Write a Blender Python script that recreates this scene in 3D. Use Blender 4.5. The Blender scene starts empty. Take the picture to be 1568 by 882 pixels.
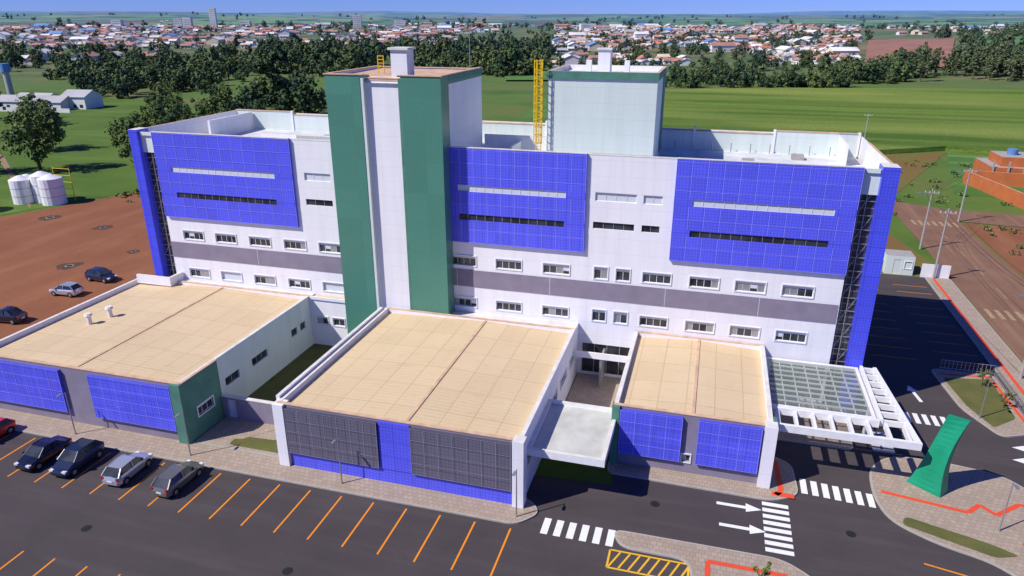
import bpy, math, random
from mathutils import Vector, noise as mn
R=random.Random(7)
PH=math.radians(15.7); CP,SP=math.cos(PH),math.sin(PH)
def cw(X,Y): return (X*CP-Y*SP, X*SP+Y*CP)
scene=bpy.context.scene
scene.view_settings.view_transform='Standard'
# ---------------------------------------------------------------- materials
M={}
class NT:
    def __init__(s,name):
        s.m=bpy.data.materials.new(name); s.m.use_nodes=True
        s.t=s.m.node_tree; s.b=s.t.nodes['Principled BSDF']; M[name]=s.m
    def n(s,ty,**k):
        x=s.t.nodes.new(ty)
        for a,v in k.items(): setattr(x,a,v)
        return x
    def l(s,a,b): s.t.links.new(a,b)
    def noise(s,scale,detail=4,vec=None,rough=.55):
        x=s.n('ShaderNodeTexNoise'); x.inputs['Scale'].default_value=scale; x.inputs['Detail'].default_value=detail
        x.inputs['Roughness'].default_value=rough
        if vec is not None: s.l(vec,x.inputs['Vector'])
        return x.outputs['Fac']
    def mapped(s,vec,scale,rot=0):
        mp=s.n('ShaderNodeMapping'); mp.inputs['Scale'].default_value=scale; mp.inputs['Rotation'].default_value=(0,0,rot); s.l(vec,mp.inputs[0]); return mp.outputs[0]
    def ramp(s,fac,stops):
        x=s.n('ShaderNodeValToRGB'); cr=x.color_ramp
        while len(cr.elements)<len(stops): cr.elements.new(.5)
        for e,(p,c) in zip(cr.elements,stops): e.position=p; e.color=(c[0],c[1],c[2],1)
        s.l(fac,x.inputs[0]); return x.outputs[0]
    def mix(s,fac,a,b,mode='MIX'):
        x=s.n('ShaderNodeMix',data_type='RGBA',blend_type=mode)
        if isinstance(fac,(int,float)): x.inputs[0].default_value=fac
        else: s.l(fac,x.inputs[0])
        for i,v in ((6,a),(7,b)):
            if isinstance(v,tuple): x.inputs[i].default_value=(v[0],v[1],v[2],1)
            else: s.l(v,x.inputs[i])
        return x.outputs[2]
    def math(s,op,a,b=0.0,c=0.0):
        x=s.n('ShaderNodeMath',operation=op)
        for i,v in enumerate((a,b,c)):
            if isinstance(v,(int,float)): x.inputs[i].default_value=v
            else: s.l(v,x.inputs[i])
        return x.outputs[0]
    def pos(s): return s.n('ShaderNodeNewGeometry').outputs['Position']
    def wallvec(s):
        sx=s.n('ShaderNodeSeparateXYZ'); s.l(s.pos(),sx.inputs[0])
        cx=s.n('ShaderNodeCombineXYZ')
        s.l(s.math('ADD',sx.outputs[0],sx.outputs[1]),cx.inputs[0]); s.l(sx.outputs[2],cx.inputs[1])
        return cx.outputs[0]
    def brick(s,vec,w,h,mortar,c1,c2,cm,offset=0.0,smooth=.1):
        x=s.n('ShaderNodeTexBrick'); x.offset=offset; x.squash=1.0
        s.l(vec,x.inputs['Vector']); x.inputs['Scale'].default_value=1
        x.inputs['Brick Width'].default_value=w; x.inputs['Row Height'].default_value=h
        x.inputs['Mortar Size'].default_value=mortar; x.inputs['Mortar Smooth'].default_value=smooth
        for k,c in (('Color1',c1),('Color2',c2),('Mortar',cm)): x.inputs[k].default_value=(c[0],c[1],c[2],1)
        return x
    def bump(s,h,st=.3,dist=.05):
        x=s.n('ShaderNodeBump'); x.inputs['Strength'].default_value=st; x.inputs['Distance'].default_value=dist
        s.l(h,x.inputs['Height']); s.l(x.outputs[0],s.b.inputs['Normal'])
    def col(s,c):
        if isinstance(c,tuple): s.b.inputs['Base Color'].default_value=(c[0],c[1],c[2],1)
        else: s.l(c,s.b.inputs['Base Color'])
    def haze(s,c,k=7000.,hc=(.14,.27,.52),mx=.9):  # aerial haze painted into the base colour, growing with distance from origin
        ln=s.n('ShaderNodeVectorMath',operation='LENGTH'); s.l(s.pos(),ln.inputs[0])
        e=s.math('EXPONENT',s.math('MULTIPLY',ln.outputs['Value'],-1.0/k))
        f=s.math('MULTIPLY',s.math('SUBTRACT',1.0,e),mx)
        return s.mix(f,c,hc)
    def rough(s,v,spec=.3,metal=0):
        s.b.inputs['Roughness'].default_value=v; s.b.inputs['Specular IOR Level'].default_value=spec; s.b.inputs['Metallic'].default_value=metal
def sc(c,k): return tuple(min(1,v*k) for v in c)
def basic(name,c,r=.7,ns=1.5,amt=.18,spec=.3,fine=None,bump=0,metal=0,haze=False):
    s=NT(name); f=s.noise(ns,6,s.pos())
    o=s.ramp(f,[(.3,sc(c,1-amt)),(.7,sc(c,1+amt*.6))])
    if fine:
        g=s.noise(fine,3,s.pos()); o=s.mix(g,sc(c,1-amt),o)
    if haze: o=s.haze(o)
    s.col(o); s.rough(r,spec,metal)
    if bump: s.bump(s.noise(fine or 8,4,s.pos()),bump,.05)
    return s.m
def streaky(name,c,dirt,amt=.5):
    s=NT(name); v=s.wallvec(); m=s.mapped(v,(1.1,.1,1))
    f=s.noise(1,6,m,.6); g=s.noise(.25,5,s.pos())
    o=s.ramp(f,[(.3,sc(c,.91)),(.6,c)]); o=s.mix(s.math('MULTIPLY',g,amt*.5),o,dirt)
    fn=s.brick(v,2.8,1.45,.012,(1,1,1),(.985,.985,.985),(.80,.80,.82),0,.2); o=s.mix(1.0,o,fn.outputs[0],'MULTIPLY')
    s.col(o); s.rough(.75,.25); return s.m
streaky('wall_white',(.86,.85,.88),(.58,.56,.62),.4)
streaky('wall_greenish',(.68,.76,.72),(.48,.52,.49))  # greener, somewhat darker wall tone than the white one
basic('wall_grey',(.25,.22,.285),.7,.8,.12)
basic('white_paint',(.80,.80,.80),.5,2,.08)
basic('canopy_top',(.56,.56,.50),.6,.6,.2)
basic('coping',(.64,.43,.28),.7,1.2,.25)
basic('coping_white',(.72,.69,.64),.7,1.2,.15)
basic('frame_white',(.78,.79,.80),.45,3,.06)
def panel(name,c,line,w,h,dark,small=.27,lo=.66):
    s=NT(name); v=s.wallvec()
    fine=s.brick(v,small,small,.028,sc(c,1.0),sc(c,.93),sc(c,lo),0)
    big=s.brick(v,w,h,.03,(1,1,1),(.86,.86,.86),line,0,.0)
    o=s.mix(1.0,fine.outputs[0],big.outputs[0],'MULTIPLY')
    o=s.mix(s.math('MULTIPLY',s.noise(.5,4,s.pos()),.35),o,sc(c,dark))
    s.col(o); s.rough(.32,.5); s.bump(s.math('ADD',s.math('MULTIPLY',fine.outputs['Fac'],-.3),s.math('MULTIPLY',big.outputs['Fac'],-1)),.4,.03)
panel('blue_panel',(.125,.14,1.0),(.6,.6,.7),1.37,1.3,.75)
panel('blue_fin',(.09,.11,.95),(.6,.6,.7),1.4,1.3,.8)
basic('blue_rib',(.30,.31,.95),.4,1,.1); basic('grey_rib',(.28,.28,.33),.5,1,.1)
panel('grey_panel',(.165,.155,.215),(.5,.5,.55),1.1,1.1,.8)
panel('green_tile',(.095,.29,.215),(.88,.88,.88),3.6,3.0,.72,.2,.78)
basic('green_wall',(.085,.225,.17),.6,.8,.2)
s=NT('roof_sheet'); p=s.pos()
br=s.brick(p,2.2,3.4,.04,(.72,.545,.315),(.64,.48,.275),(.45,.32,.18),.0,.3)
o=s.mix(s.math('MULTIPLY',s.noise(1,6,s.mapped(p,(1.2,.12,1))),.55),br.outputs[0],(.74,.62,.43))
o=s.mix(s.math('MULTIPLY',s.noise(.22,5,p),.45),o,(.52,.37,.20))
o=s.mix(s.ramp(s.noise(1.4,6,s.mapped(p,(.5,1.6,1)),.75),[(.56,(0,0,0)),(.75,(.5,.5,.5))]),o,(.40,.29,.18))
s.col(o); s.rough(.6,.3)
sx=s.n('ShaderNodeSeparateXYZ'); s.l(p,sx.inputs[0]); s.bump(s.math('ADD',s.math('MULTIPLY',br.outputs['Fac'],-1),s.math('MULTIPLY',s.math('SINE',s.math('MULTIPLY',sx.outputs[1],14.0)),.3)),.4,.03)
s=NT('roof_flat'); p=s.pos(); s.col(s.ramp(s.noise(.5,6,p),[(.3,(.50,.52,.53)),(.7,(.74,.75,.75))])); s.rough(.7)
s=NT('glass_dark'); s.col(s.ramp(s.noise(.6,2,s.pos()),[(.4,(.02,.022,.026)),(.6,(.05,.055,.065))])); s.rough(.08,.6)
s=NT('glass_curtain'); v=s.wallvec(); br=s.brick(v,1.3,1.25,.05,(.035,.036,.04),(.085,.075,.065),(.22,.2,.2),0); s.col(br.outputs[0]); s.rough(.12,.6)
s=NT('blind'); s.col((.62,.65,.70)); s.rough(.4)
s=NT('canopy_glass'); s.col((.30,.36,.30)); s.rough(.1,.5); s.b.inputs['Alpha'].default_value=.42
def ground(name,c,c2,ns,fine,bump=.3,r=.9,spec=.15,big=.05,streak=None,sa=.5):
    s=NT(name); p=s.pos()
    a=s.noise(ns,6,p); b=s.noise(fine,4,p,.7); g=s.noise(big,4,p)
    o=s.ramp(a,[(.32,c),(.68,c2)]); o=s.mix(s.math('MULTIPLY',b,.6),o,sc(c,.65)); o=s.mix(s.math('MULTIPLY',g,.35),o,sc(c2,1.3))
    if streak:
        f=s.noise(1,5,s.mapped(p,streak),.6); o=s.mix(s.ramp(f,[(.5,(0,0,0)),(.7,(sa,sa,sa))]),o,sc(c2,1.4))
    if 'asphalt' in name:
        o=s.mix(s.ramp(s.noise(.5,6,p,.75),[(.58,(0,0,0)),(.75,(.4,.4,.4))]),o,sc(c,.6))
    s.col(o); s.rough(r,spec); s.bump(b,bump,.06); return s
ground('asphalt',(.060,.050,.052),(.082,.068,.069),.25,9,.25,.85,.2,streak=(.06,.7,1),sa=.35)
ground('street_asphalt',(.19,.10,.062),(.25,.145,.095),.2,6,streak=(.8,.04,1))
ground('dirt',(.21,.080,.038),(.29,.12,.062),.09,1.5,.5,streak=(.25,.05,1),sa=.35)
ground('soil_grass',(.22,.10,.04),(.14,.17,.035),.12,1.2,.5)
ground('grass',(.055,.12,.018),(.12,.185,.035),.045,2.5,.6,big=.02,streak=(.03,.2,1),sa=.4)
ground('court_grass',(.08,.10,.03),(.16,.15,.05),.6,5,.6)
ground('path_soil',(.26,.17,.10),(.34,.24,.15),.2,2,.4)
s=NT('sidewalk'); p=s.pos(); br=s.brick(p,.4,.4,.02,(.47,.38,.30),(.38,.30,.235),(.26,.20,.15),.5)
s.col(s.mix(s.math('MULTIPLY',s.noise(.5,5,p),.6),br.outputs[0],(.28,.21,.155))); s.rough(.85); s.bump(br.outputs['Fac'],-.3,.02)
basic('kerb',(.46,.42,.36),.8,3,.2,fine=10)
s=NT('crop'); p=s.pos()
rows=s.noise(1,3,s.mapped(p,(.006,.09,1),.12)); o=s.ramp(rows,[(.38,(.095,.17,.026)),(.60,(.22,.31,.055))])
o=s.mix(s.math('MULTIPLY',s.noise(.45,6,p,.85),.62),o,(.06,.12,.015))
o=s.mix(s.ramp(s.noise(.012,4,s.mapped(p,(.5,1.6,1),.1)),[(.45,(0,0,0)),(.65,(.7,.7,.7))]),o,(.28,.33,.075))
s.col(o); s.rough(.9,.1); s.bump(s.noise(.6,5,p,.8),1.0,.8)
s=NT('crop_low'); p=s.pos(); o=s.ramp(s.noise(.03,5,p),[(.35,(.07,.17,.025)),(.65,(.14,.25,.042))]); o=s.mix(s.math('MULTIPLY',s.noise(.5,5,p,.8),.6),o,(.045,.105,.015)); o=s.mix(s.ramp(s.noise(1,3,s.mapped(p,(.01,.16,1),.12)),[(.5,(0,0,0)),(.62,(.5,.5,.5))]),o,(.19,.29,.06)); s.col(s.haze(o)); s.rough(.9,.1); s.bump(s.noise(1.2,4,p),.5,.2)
def worn(name,c,under=(.07,.065,.065),th=.42):
    s=NT(name); f=s.noise(5,6,s.pos(),.75); s.col(s.ramp(f,[(th-.12,under),(th,c)])); s.rough(.7)
worn('mark_white',(.80,.80,.78),th=.40); worn('mark_orange',(.85,.27,.01),th=.40); worn('mark_red',(.75,.08,.03),(.35,.1,.06),.38)
worn('mark_yellow',(.80,.45,.02),th=.38); worn('mark_faded',(.42,.30,.17),(.2,.12,.08),.5)
basic('yellow_metal',(.85,.55,.01),.4,3,.1)
basic('concrete',(.42,.40,.38),.85,1.5,.25,fine=8)
basic('steel',(.4,.41,.42),.4,3,.1,metal=.6)
basic('black',(.02,.02,.02),.6)
basic('drain',(.10,.055,.035),.9,1,.3)
basic('bark',(.10,.07,.045),.9,3,.3)
basic('brick_orange',(.60,.17,.055),.85,.6,.25,fine=5)
s=NT('green_sculpt'); s.col(s.ramp(s.noise(.8,4,s.pos()),[(.3,(.008,.25,.13)),(.7,(.012,.31,.17))])); s.rough(.45,.3)
def leaf(name,c1,c2):
    s=NT(name); oi=s.n('ShaderNodeObjectInfo'); g=s.noise(.35,3,s.pos())
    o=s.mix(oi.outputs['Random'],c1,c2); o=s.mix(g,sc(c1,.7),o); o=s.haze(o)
    s.col(o); s.rough(.65,.15)
leaf('leaf_a',(.075,.125,.020),(.14,.165,.035)); leaf('leaf_b',(.13,.18,.032),(.20,.22,.05)); leaf('leaf_c',(.038,.075,.018),(.055,.09,.022))
leaf('leaf_euc',(.15,.18,.06),(.20,.21,.09))
s=NT('terrain'); p=s.pos()
vo=s.n('ShaderNodeTexVoronoi'); vo.inputs['Scale'].default_value=.0030
wob=s.n('ShaderNodeVectorMath',operation='ADD'); s.l(s.mapped(p,(1,.5,1),.3),wob.inputs[0])
nz=s.n('ShaderNodeTexNoise'); nz.inputs['Scale'].default_value=.003; s.l(p,nz.inputs['Vector']); vs=s.n('ShaderNodeVectorMath',operation='SCALE'); s.l(nz.outputs['Color'],vs.inputs[0]); vs.inputs['Scale'].default_value=160; s.l(vs.outputs[0],wob.inputs[1])
s.l(wob.outputs[0],vo.inputs['Vector'])
sx=s.n('ShaderNodeSeparateColor'); s.l(vo.outputs['Color'],sx.inputs[0])
fields=s.ramp(sx.outputs[0],[(0,(.07,.17,.03)),(.3,(.17,.32,.05)),(.5,(.28,.32,.08)),(.62,(.30,.16,.08)),(.75,(.05,.12,.03)),(1,(.22,.36,.06))])
fields=s.mix(s.ramp(s.noise(.005,6,p,.62),[(.52,(0,0,0)),(.57,(1,1,1))]),fields,(.025,.055,.018))
fields=s.mix(s.math('MULTIPLY',s.noise(.06,5,p),.4),fields,(.06,.10,.02))
near=s.ramp(s.noise(.025,5,p),[(.3,(.07,.13,.02)),(.5,(.12,.19,.03)),(.7,(.20,.15,.06))])
near=s.mix(s.math('MULTIPLY',s.noise(.5,4,p),.5),near,(.06,.11,.015))
ln=s.n('ShaderNodeVectorMath',operation='LENGTH'); s.l(p,ln.inputs[0]); d=ln.outputs['Value']
townc=s.ramp(s.noise(.02,5,p,.7),[(.3,(.045,.085,.02)),(.50,(.10,.15,.035)),(.66,(.30,.15,.08))])
mr=s.n('ShaderNodeMapRange'); s.l(d,mr.inputs[0]); mr.inputs[1].default_value=420; mr.inputs[2].default_value=520
mr2=s.n('ShaderNodeMapRange'); s.l(d,mr2.inputs[0]); mr2.inputs[1].default_value=1250; mr2.inputs[2].default_value=1500
o=s.mix(mr.outputs[0],near,townc); o=s.mix(mr2.outputs[0],o,fields)
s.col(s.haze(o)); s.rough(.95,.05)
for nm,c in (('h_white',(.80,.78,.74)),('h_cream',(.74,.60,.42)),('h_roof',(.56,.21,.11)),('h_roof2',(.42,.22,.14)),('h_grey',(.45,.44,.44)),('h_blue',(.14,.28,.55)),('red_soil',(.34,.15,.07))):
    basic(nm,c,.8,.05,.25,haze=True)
# ---------------------------------------------------------------- mesh builder
def empty(name,loc=(0,0,0)):
    e=bpy.data.objects.new(name,None); bpy.context.collection.objects.link(e); e.location=loc; return e
class MB:
    def __init__(s): s.v=[]; s.f=[]; s.m=[]; s.mi=[]
    def mat(s,n):
        if n not in s.m: s.m.append(n)
        return s.m.index(n)
    def face(s,pts,m):
        i=len(s.v); s.v+= [tuple(p) for p in pts]; s.f.append(tuple(range(i,i+len(pts)))); s.mi.append(s.mat(m))
    def box(s,x0,x1,y0,y1,z0,z1,m,top=None,skip=''):
        P=[(x0,y0,z0),(x1,y0,z0),(x1,y1,z0),(x0,y1,z0),(x0,y0,z1),(x1,y0,z1),(x1,y1,z1),(x0,y1,z1)]
        for k,idx in (('b',(3,2,1,0)),('t',(4,5,6,7)),('f',(0,1,5,4)),('r',(1,2,6,5)),('k',(2,3,7,6)),('l',(3,0,4,7))):
            if k in skip: continue
            s.face([P[i] for i in idx], top if (k=='t' and top) else m)
    def obox(s,c,d,L,W,z0,z1,m,top=None):
        d=Vector((d[0],d[1])).normalized(); n=Vector((-d.y,d.x)); c=Vector(c[:2])
        q=[c-d*L/2-n*W/2,c+d*L/2-n*W/2,c+d*L/2+n*W/2,c-d*L/2+n*W/2]
        s.prism([(p.x,p.y) for p in q],z0,z1,m,top)
    def prism(s,poly,z0,z1,m,top=None):
        A=sum(poly[i][0]*poly[(i+1)%len(poly)][1]-poly[(i+1)%len(poly)][0]*poly[i][1] for i in range(len(poly)))
        if A<0: poly=poly[::-1]
        s.face([(x,y,z1) for x,y in poly],top or m)
        n=len(poly)
        for i in range(n):
            a=poly[i]; b=poly[(i+1)%n]
            s.face([(a[0],a[1],z0),(b[0],b[1],z0),(b[0],b[1],z1),(a[0],a[1],z1)],m)
    def flat(s,poly,z,m):
        A=sum(poly[i][0]*poly[(i+1)%len(poly)][1]-poly[(i+1)%len(poly)][0]*poly[i][1] for i in range(len(poly)))
        if A<0: poly=poly[::-1]
        s.face([(x,y,z) for x,y in poly],m)
    def line(s,a,b,w,z,m):
        a=Vector(a);b=Vector(b);d=(b-a).normalized();n=Vector((-d.y,d.x))*w/2
        s.flat([tuple(a-n),tuple(b-n),tuple(b+n),tuple(a+n)],z,m)
    def tube(s,a,b,r0,r1,m,n=8,cap=True):
        a=Vector(a);b=Vector(b);d=(b-a).normalized()
        u=d.orthogonal().normalized();w=d.cross(u)
        A=[a+(u*math.cos(t)+w*math.sin(t))*r0 for t in [2*math.pi*i/n for i in range(n)]]
        B=[b+(u*math.cos(t)+w*math.sin(t))*r1 for t in [2*math.pi*i/n for i in range(n)]]
        for i in range(n): s.face([A[i],A[(i+1)%n],B[(i+1)%n],B[i]],m)
        if cap: s.face(B,m); s.face(A[::-1],m)
    def wall(s,o,d,L,z0,z1,ops,m,rev=.16):
        o=Vector(o);d=Vector(d);nrm=Vector((d.y,-d.x))
        def P(u,z,dep=0): q=o+d*u-nrm*dep; return (q.x,q.y,z)
        us=sorted({0,L}|{x for q in ops for x in q[:2]}); zs=sorted({z0,z1}|{x for q in ops for x in q[2:4]})
        for j in range(len(zs)-1):
            zc=(zs[j]+zs[j+1])/2; i=0
            while i<len(us)-1:
                uc=(us[i]+us[i+1])/2
                if any(q[0]<uc<q[1] and q[2]<zc<q[3] for q in ops): i+=1; continue
                k=i
                while k+1<len(us)-1 and not any(q[0]<(us[k+1]+us[k+2])/2<q[1] and q[2]<zc<q[3] for q in ops): k+=1
                s.face([P(us[i],zs[j]),P(us[k+1],zs[j]),P(us[k+1],zs[j+1]),P(us[i],zs[j+1])],m); i=k+1
        for (a,b,c,e,st) in ops:
            s.face([P(a,c),P(b,c),P(b,c,rev),P(a,c,rev)],m); s.face([P(a,e,rev),P(b,e,rev),P(b,e),P(a,e)],m)
            s.face([P(a,c,rev),P(a,e,rev),P(a,e),P(a,c)],m); s.face([P(b,c),P(b,e),P(b,e,rev),P(b,c,rev)],m)
            def bar(u0,u1,h0,h1,dep,mm='frame_white'):
                s.face([P(u0,h0,dep),P(u1,h0,dep),P(u1,h1,dep),P(u0,h1,dep)],mm)
            if st=='win' or st=='shut':
                s.face([P(a,c,rev),P(b,c,rev),P(b,e,rev),P(a,e,rev)],'glass_dark' if st=='win' else 'blind')
                w=b-a; n=max(2,round(w/.7)); hm=c+(e-c)*.72; t=.045
                bar(a,b,c,c+t,rev-.04);bar(a,b,e-t,e,rev-.04);bar(a,a+t,c+t,e-t,rev-.04);bar(b-t,b,c+t,e-t,rev-.04)
                if st=='win':
                    rr=random.Random(int(a*10+c*77)); bar(a+t,b-t,hm,e-t,rev-.03,'blind')
                    for q in range(1,n):
                        u=a+w*q/n; bar(u-t/2,u+t/2,c+t,hm,rev-.035)
                    for q in range(n):
                        k=rr.random()
                        if k<.22: bar(a+w*q/n+t,a+w*(q+1)/n-t,c+t,hm-.02,rev-.025,'steel')
                        elif k<.3: bar(a+w*q/n+t,a+w*(q+1)/n-t,c+t+(hm-c)*.4,hm-.02,rev-.025,'blind')
                e1=.09
                for (u0,u1,h0,h1) in ((a-e1,b+e1,c-e1,c),(a-e1,b+e1,e,e+e1),(a-e1,a,c,e),(b,b+e1,c,e)):
                    A=[P(u0,h0,-.07),P(u1,h0,-.07),P(u1,h1,-.07),P(u0,h1,-.07)]; s.face(A,'frame_white')
                    s.face([P(u0,h1,-.07),P(u1,h1,-.07),P(u1,h1,0),P(u0,h1,0)],'frame_white')
                    s.face([P(u0,h0,0),P(u1,h0,0),P(u1,h0,-.07),P(u0,h0,-.07)],'frame_white')
                    s.face([P(u0,h0,0),P(u0,h0,-.07),P(u0,h1,-.07),P(u0,h1,0)],'frame_white'); s.face([P(u1,h0,-.07),P(u1,h0,0),P(u1,h1,0),P(u1,h1,-.07)],'frame_white')
            elif st=='slit':
                s.face([P(a,c,rev),P(b,c,rev),P(b,e,rev),P(a,e,rev)],'glass_dark')
                n=max(1,round((b-a)/.9))
                for q in range(1,n):
                    u=a+(b-a)*q/n; bar(u-.025,u+.025,c,e,rev-.03,'steel')
            elif st=='light':
                s.face([P(a,c,rev),P(b,c,rev),P(b,e,rev),P(a,e,rev)],'blind'); n=max(1,round((b-a)/.9))
                bar(a,b,c,c+.05,rev-.04); bar(a,b,e-.05,e,rev-.04)
                for q in range(0,n+1):
                    u=min(max(a+(b-a)*q/n,a+.03),b-.03); bar(u-.03,u+.03,c+.05,e-.05,rev-.04)
            elif st=='glaz':
                s.face([P(a,c,rev),P(b,c,rev),P(b,e,rev),P(a,e,rev)],'glass_dark'); n=max(1,round((b-a)/1.2))
                for q in range(0,n+1):
                    u=min(max(a+(b-a)*q/n,a+.04),b-.04); bar(u-.04,u+.04,c,e,rev-.05,'steel')
                bar(a,b,c+(e-c)*.68,c+(e-c)*.68+.08,rev-.06,'steel')
            elif st=='door':
                s.face([P(a,c,rev),P(b,c,rev),P(b,e,rev),P(a,e,rev)],'blind')
    def obj(s,name,parent=None,smooth=False,loc=None):
        me=bpy.data.meshes.new(name); me.from_pydata(s.v,[],s.f)
        for n in s.m: me.materials.append(M[n])
        me.polygons.foreach_set('material_index',s.mi)
        if smooth: me.polygons.foreach_set('use_smooth',[True]*len(s.f))
        me.update(); ob=bpy.data.objects.new(name,me); bpy.context.collection.objects.link(ob)
        if parent: ob.parent=parent
        if loc: ob.location=loc
        return ob
def rnd(poly,r=1.0,n=5):
    out=[];N=len(poly)
    for i in range(N):
        p=Vector(poly[i]);a=Vector(poly[i-1]);b=Vector(poly[(i+1)%N])
        ra=min(r,(a-p).length*.45);rb=min(r,(b-p).length*.45)
        A=p+(a-p).normalized()*ra;B=p+(b-p).normalized()*rb
        for k in range(n+1):
            t=k/n; q=A*(1-t)**2+p*2*t*(1-t)+B*t*t; out.append((q.x,q.y))
    return out
# ---------------------------------------------------------------- terrain
def sm(x,a,b):
    t=min(1,max(0,(x-a)/(b-a))); return t*t*(3-2*t)
def H(x,y):
    r=math.hypot(x,y)
    h=15*min(1,max(0,(r-430)/770))+sm(r,1500,4500)*8+sm(r,3500,9000)*24
    if r>430:
        k=sm(r,430,900); h+=k*3.5*mn.noise(Vector((x/260,y/260,.3)))
        k=sm(r,1500,4500); h+=k*20*mn.noise(Vector((x/1300,y/1300,1.7)))+k*8*mn.noise(Vector((x/500,y/500,4.7)))
        h-=sm(r,1200,1700)*(1-sm(r,2000,3200))*8
        h+=sm(r,5000,10000)*75*mn.noise(Vector((x/3200,y/3200,8.1)))
    return h
NA=300; rings=[0.01]+[15*1.068**i for i in range(103)]
vv=[]
for r in rings:
    for j in range(NA):
        t=2*math.pi*j/NA; x,y=r*math.cos(t),r*math.sin(t); vv.append((x,y,H(x,y)))
ff=[]
for i in range(len(rings)-1):
    for j in range(NA):
        k=(j+1)%NA; ff.append((i*NA+j,(i+1)*NA+j,(i+1)*NA+k,i*NA+k))
me=bpy.data.meshes.new('ground'); me.from_pydata(vv,[],ff); me.materials.append(M['terrain']); me.polygons.foreach_set('use_smooth',[True]*len(ff))
g=bpy.data.objects.new('ground',me); bpy.context.collection.objects.link(g)
def sheet(name,poly,z,m):
    b=MB(); b.flat(poly,z,m); return b.obj(name)
def drape(name,x0,x1,y0,y1,m,dz=.9):
    b=MB(); n=20
    def Q(i,j):
        Y=y0+(y1-y0)*j/n; X=(x0+(x1-x0)*i/n)*Y; x,y=cw(X,Y); return (x,y,H(x,y)+dz)
    for i in range(n):
        for j in range(n): b.face([Q(i,j),Q(i+1,j),Q(i+1,j+1),Q(i,j+1)],m)
    b.obj(name)
drape('bare_soil_field',.475,.59,470,760,'red_soil'); drape('hillside_field',.62,.8,620,1000,'crop_low'); drape('valley_field',-.01,.05,400,560,'crop_low'); drape('pasture',-.34,-.24,470,560,'soil_grass')
b=MB(); b.prism([(20,372),(-30,345),(-48,300),(-20,215),(20,190),(60,214),(120,192),(330,132),(420,310),(200,392),(110,392)],0,1.3,'crop'); b.obj('crop_field')
sheet('green_field',[(-60,199),(-100,254),(-98,180),(-60,125),(18,125),(20,189),(-20,214),(-50,300),(-32,350),(-75,335)],.05,'crop_low')
sheet('grass_verge',[(20,125),(34,150),(60,212),(20,187)],.055,'soil_grass')
sheet('grass_strip',[(60,212),(48,160),(140,150),(340,100),(330,131),(120,191)],.045,'crop_low')
sheet('dirt_lot',rnd([(-61,43),(-200,20),(-190,80),(-122,93),(-113,116),(-62,108)],4),.03,'dirt')
sheet('lawn',[(-123,95),(-190,82),(-330,150),(-320,280),(-180,240),(-113,118)],.05,'grass')
sheet('dirt_path',[(-122,100),(-124,102),(-175,140),(-240,175),(-300,190),(-300,186),(-238,170),(-172,136)],.065,'path_soil')
sheet('scrub_verge',[(-60,108),(-113,116),(-117,125),(-60,120)],.06,'soil_grass')
sheet('dirt_bank',[(-60,84),(-62,125),(30,125),(34,104),(28,104),(16,84)],.035,'soil_grass')
sheet('vacant_lot',[(43,60),(43,136),(300,110),(300,20)],.04,'soil_grass')
sheet('dirt_verge',[(43.5,90),(43.5,136),(70,134),(75,90)],.06,'dirt')
sheet('parking_asphalt',[(-130,-30),(33,-30),(33,104),(15.5,104),(15.5,63),(-5,63),(-5,46),(-62,42.5),(-130,36)],.075,'asphalt')
sheet('street',[(33.4,-20),(43,-20),(43,137),(200,122),(210,130),(43,146),(35,150),(33.4,150)],.08,'street_asphalt')
sheet('courtyard_lawn',[(-40.2,46.7),(-30.8,46.7),(-30.8,63),(-40.2,63)],.10,'court_grass')
b=MB()
def slab(poly,r=1.2,top='sidewalk',h=.2):
    poly=rnd(poly,r) if r else poly
    b.prism(poly,.0,h,'kerb','kerb')
    n=len(poly); A=sum(poly[i][0]*poly[(i+1)%n][1]-poly[(i+1)%n][0]*poly[i][1] for i in range(n)); sg=1 if A>0 else -1
    q=[]
    for i in range(n):
        p0=Vector(poly[i-1]);p1=Vector(poly[(i+1)%n]);d=(p1-p0)
        if d.length<1e-6: d=Vector((1,0))
        d.normalize(); q.append(tuple(Vector(poly[i])+Vector((-d.y,d.x))*.14*sg))
    b.flat(q,h+.006,top)
slab([(-75,39.5),(-10.8,39.5),(-9.4,41.2),(-10.6,42.6),(-30.8,42.2),(-40,42.2),(-75,43.5)],.8)
slab([(-39.8,42.25),(-30.6,42.25),(-30.6,46.6),(-39.8,46.6)],0)
slab([(-5.6,47.4),(6.9,47.2),(8.9,48.4),(8.7,52.5),(6,54),(6,50),(-5.6,50)],.9)
slab([(6,56),(13.8,56),(14.2,63.4),(6,63.4)],.5)
slab([(-4.2,40.9),(7.2,41.0),(9.4,39.4),(9.2,36.0),(6,33),(1.5,36),(1.2,39.2),(-3.4,39.2)],1.0)
slab([(14.5,53.6),(14.2,50),(14.8,47.2),(17.5,45.4),(20.9,44.3),(24,40),(33,40),(33,52),(26,53.4),(24.5,55.4),(20,56.2),(16.5,56)],1.4)
slab([(23.6,74),(29.6,74),(29.6,63),(26.4,61.5),(24.4,66)],1)
slab([(30,66),(33.2,62),(33.2,104),(30,104)],.4)
slab([(15,84),(17,84),(17,104),(15,104)],.3)
b.obj('sidewalk')
b=MB()
for poly in ([(15.6,46.9),(20.9,44.9),(22.5,45.5),(21,46.3),(16.0,47.9)],[(24.4,72),(28.8,72.8),(28.6,65.2),(26.2,63),(25,66.5)],[(-36.8,42.6),(-31.2,42.6),(-31.2,46.2),(-33,46.2),(-33.2,44.2),(-36.8,44)],[(24.8,46),(32.4,44),(32.4,50),(25.5,51.5)]):
    b.flat(rnd(poly,.4),.225,'court_grass')
b.flat([(-38.6,43),(-36.2,43.6),(-34.2,45.6),(-37.6,45.8)],.23,'sidewalk')
b.obj('grass_patch')
b=MB(); z=.082
a=-11.1
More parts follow.
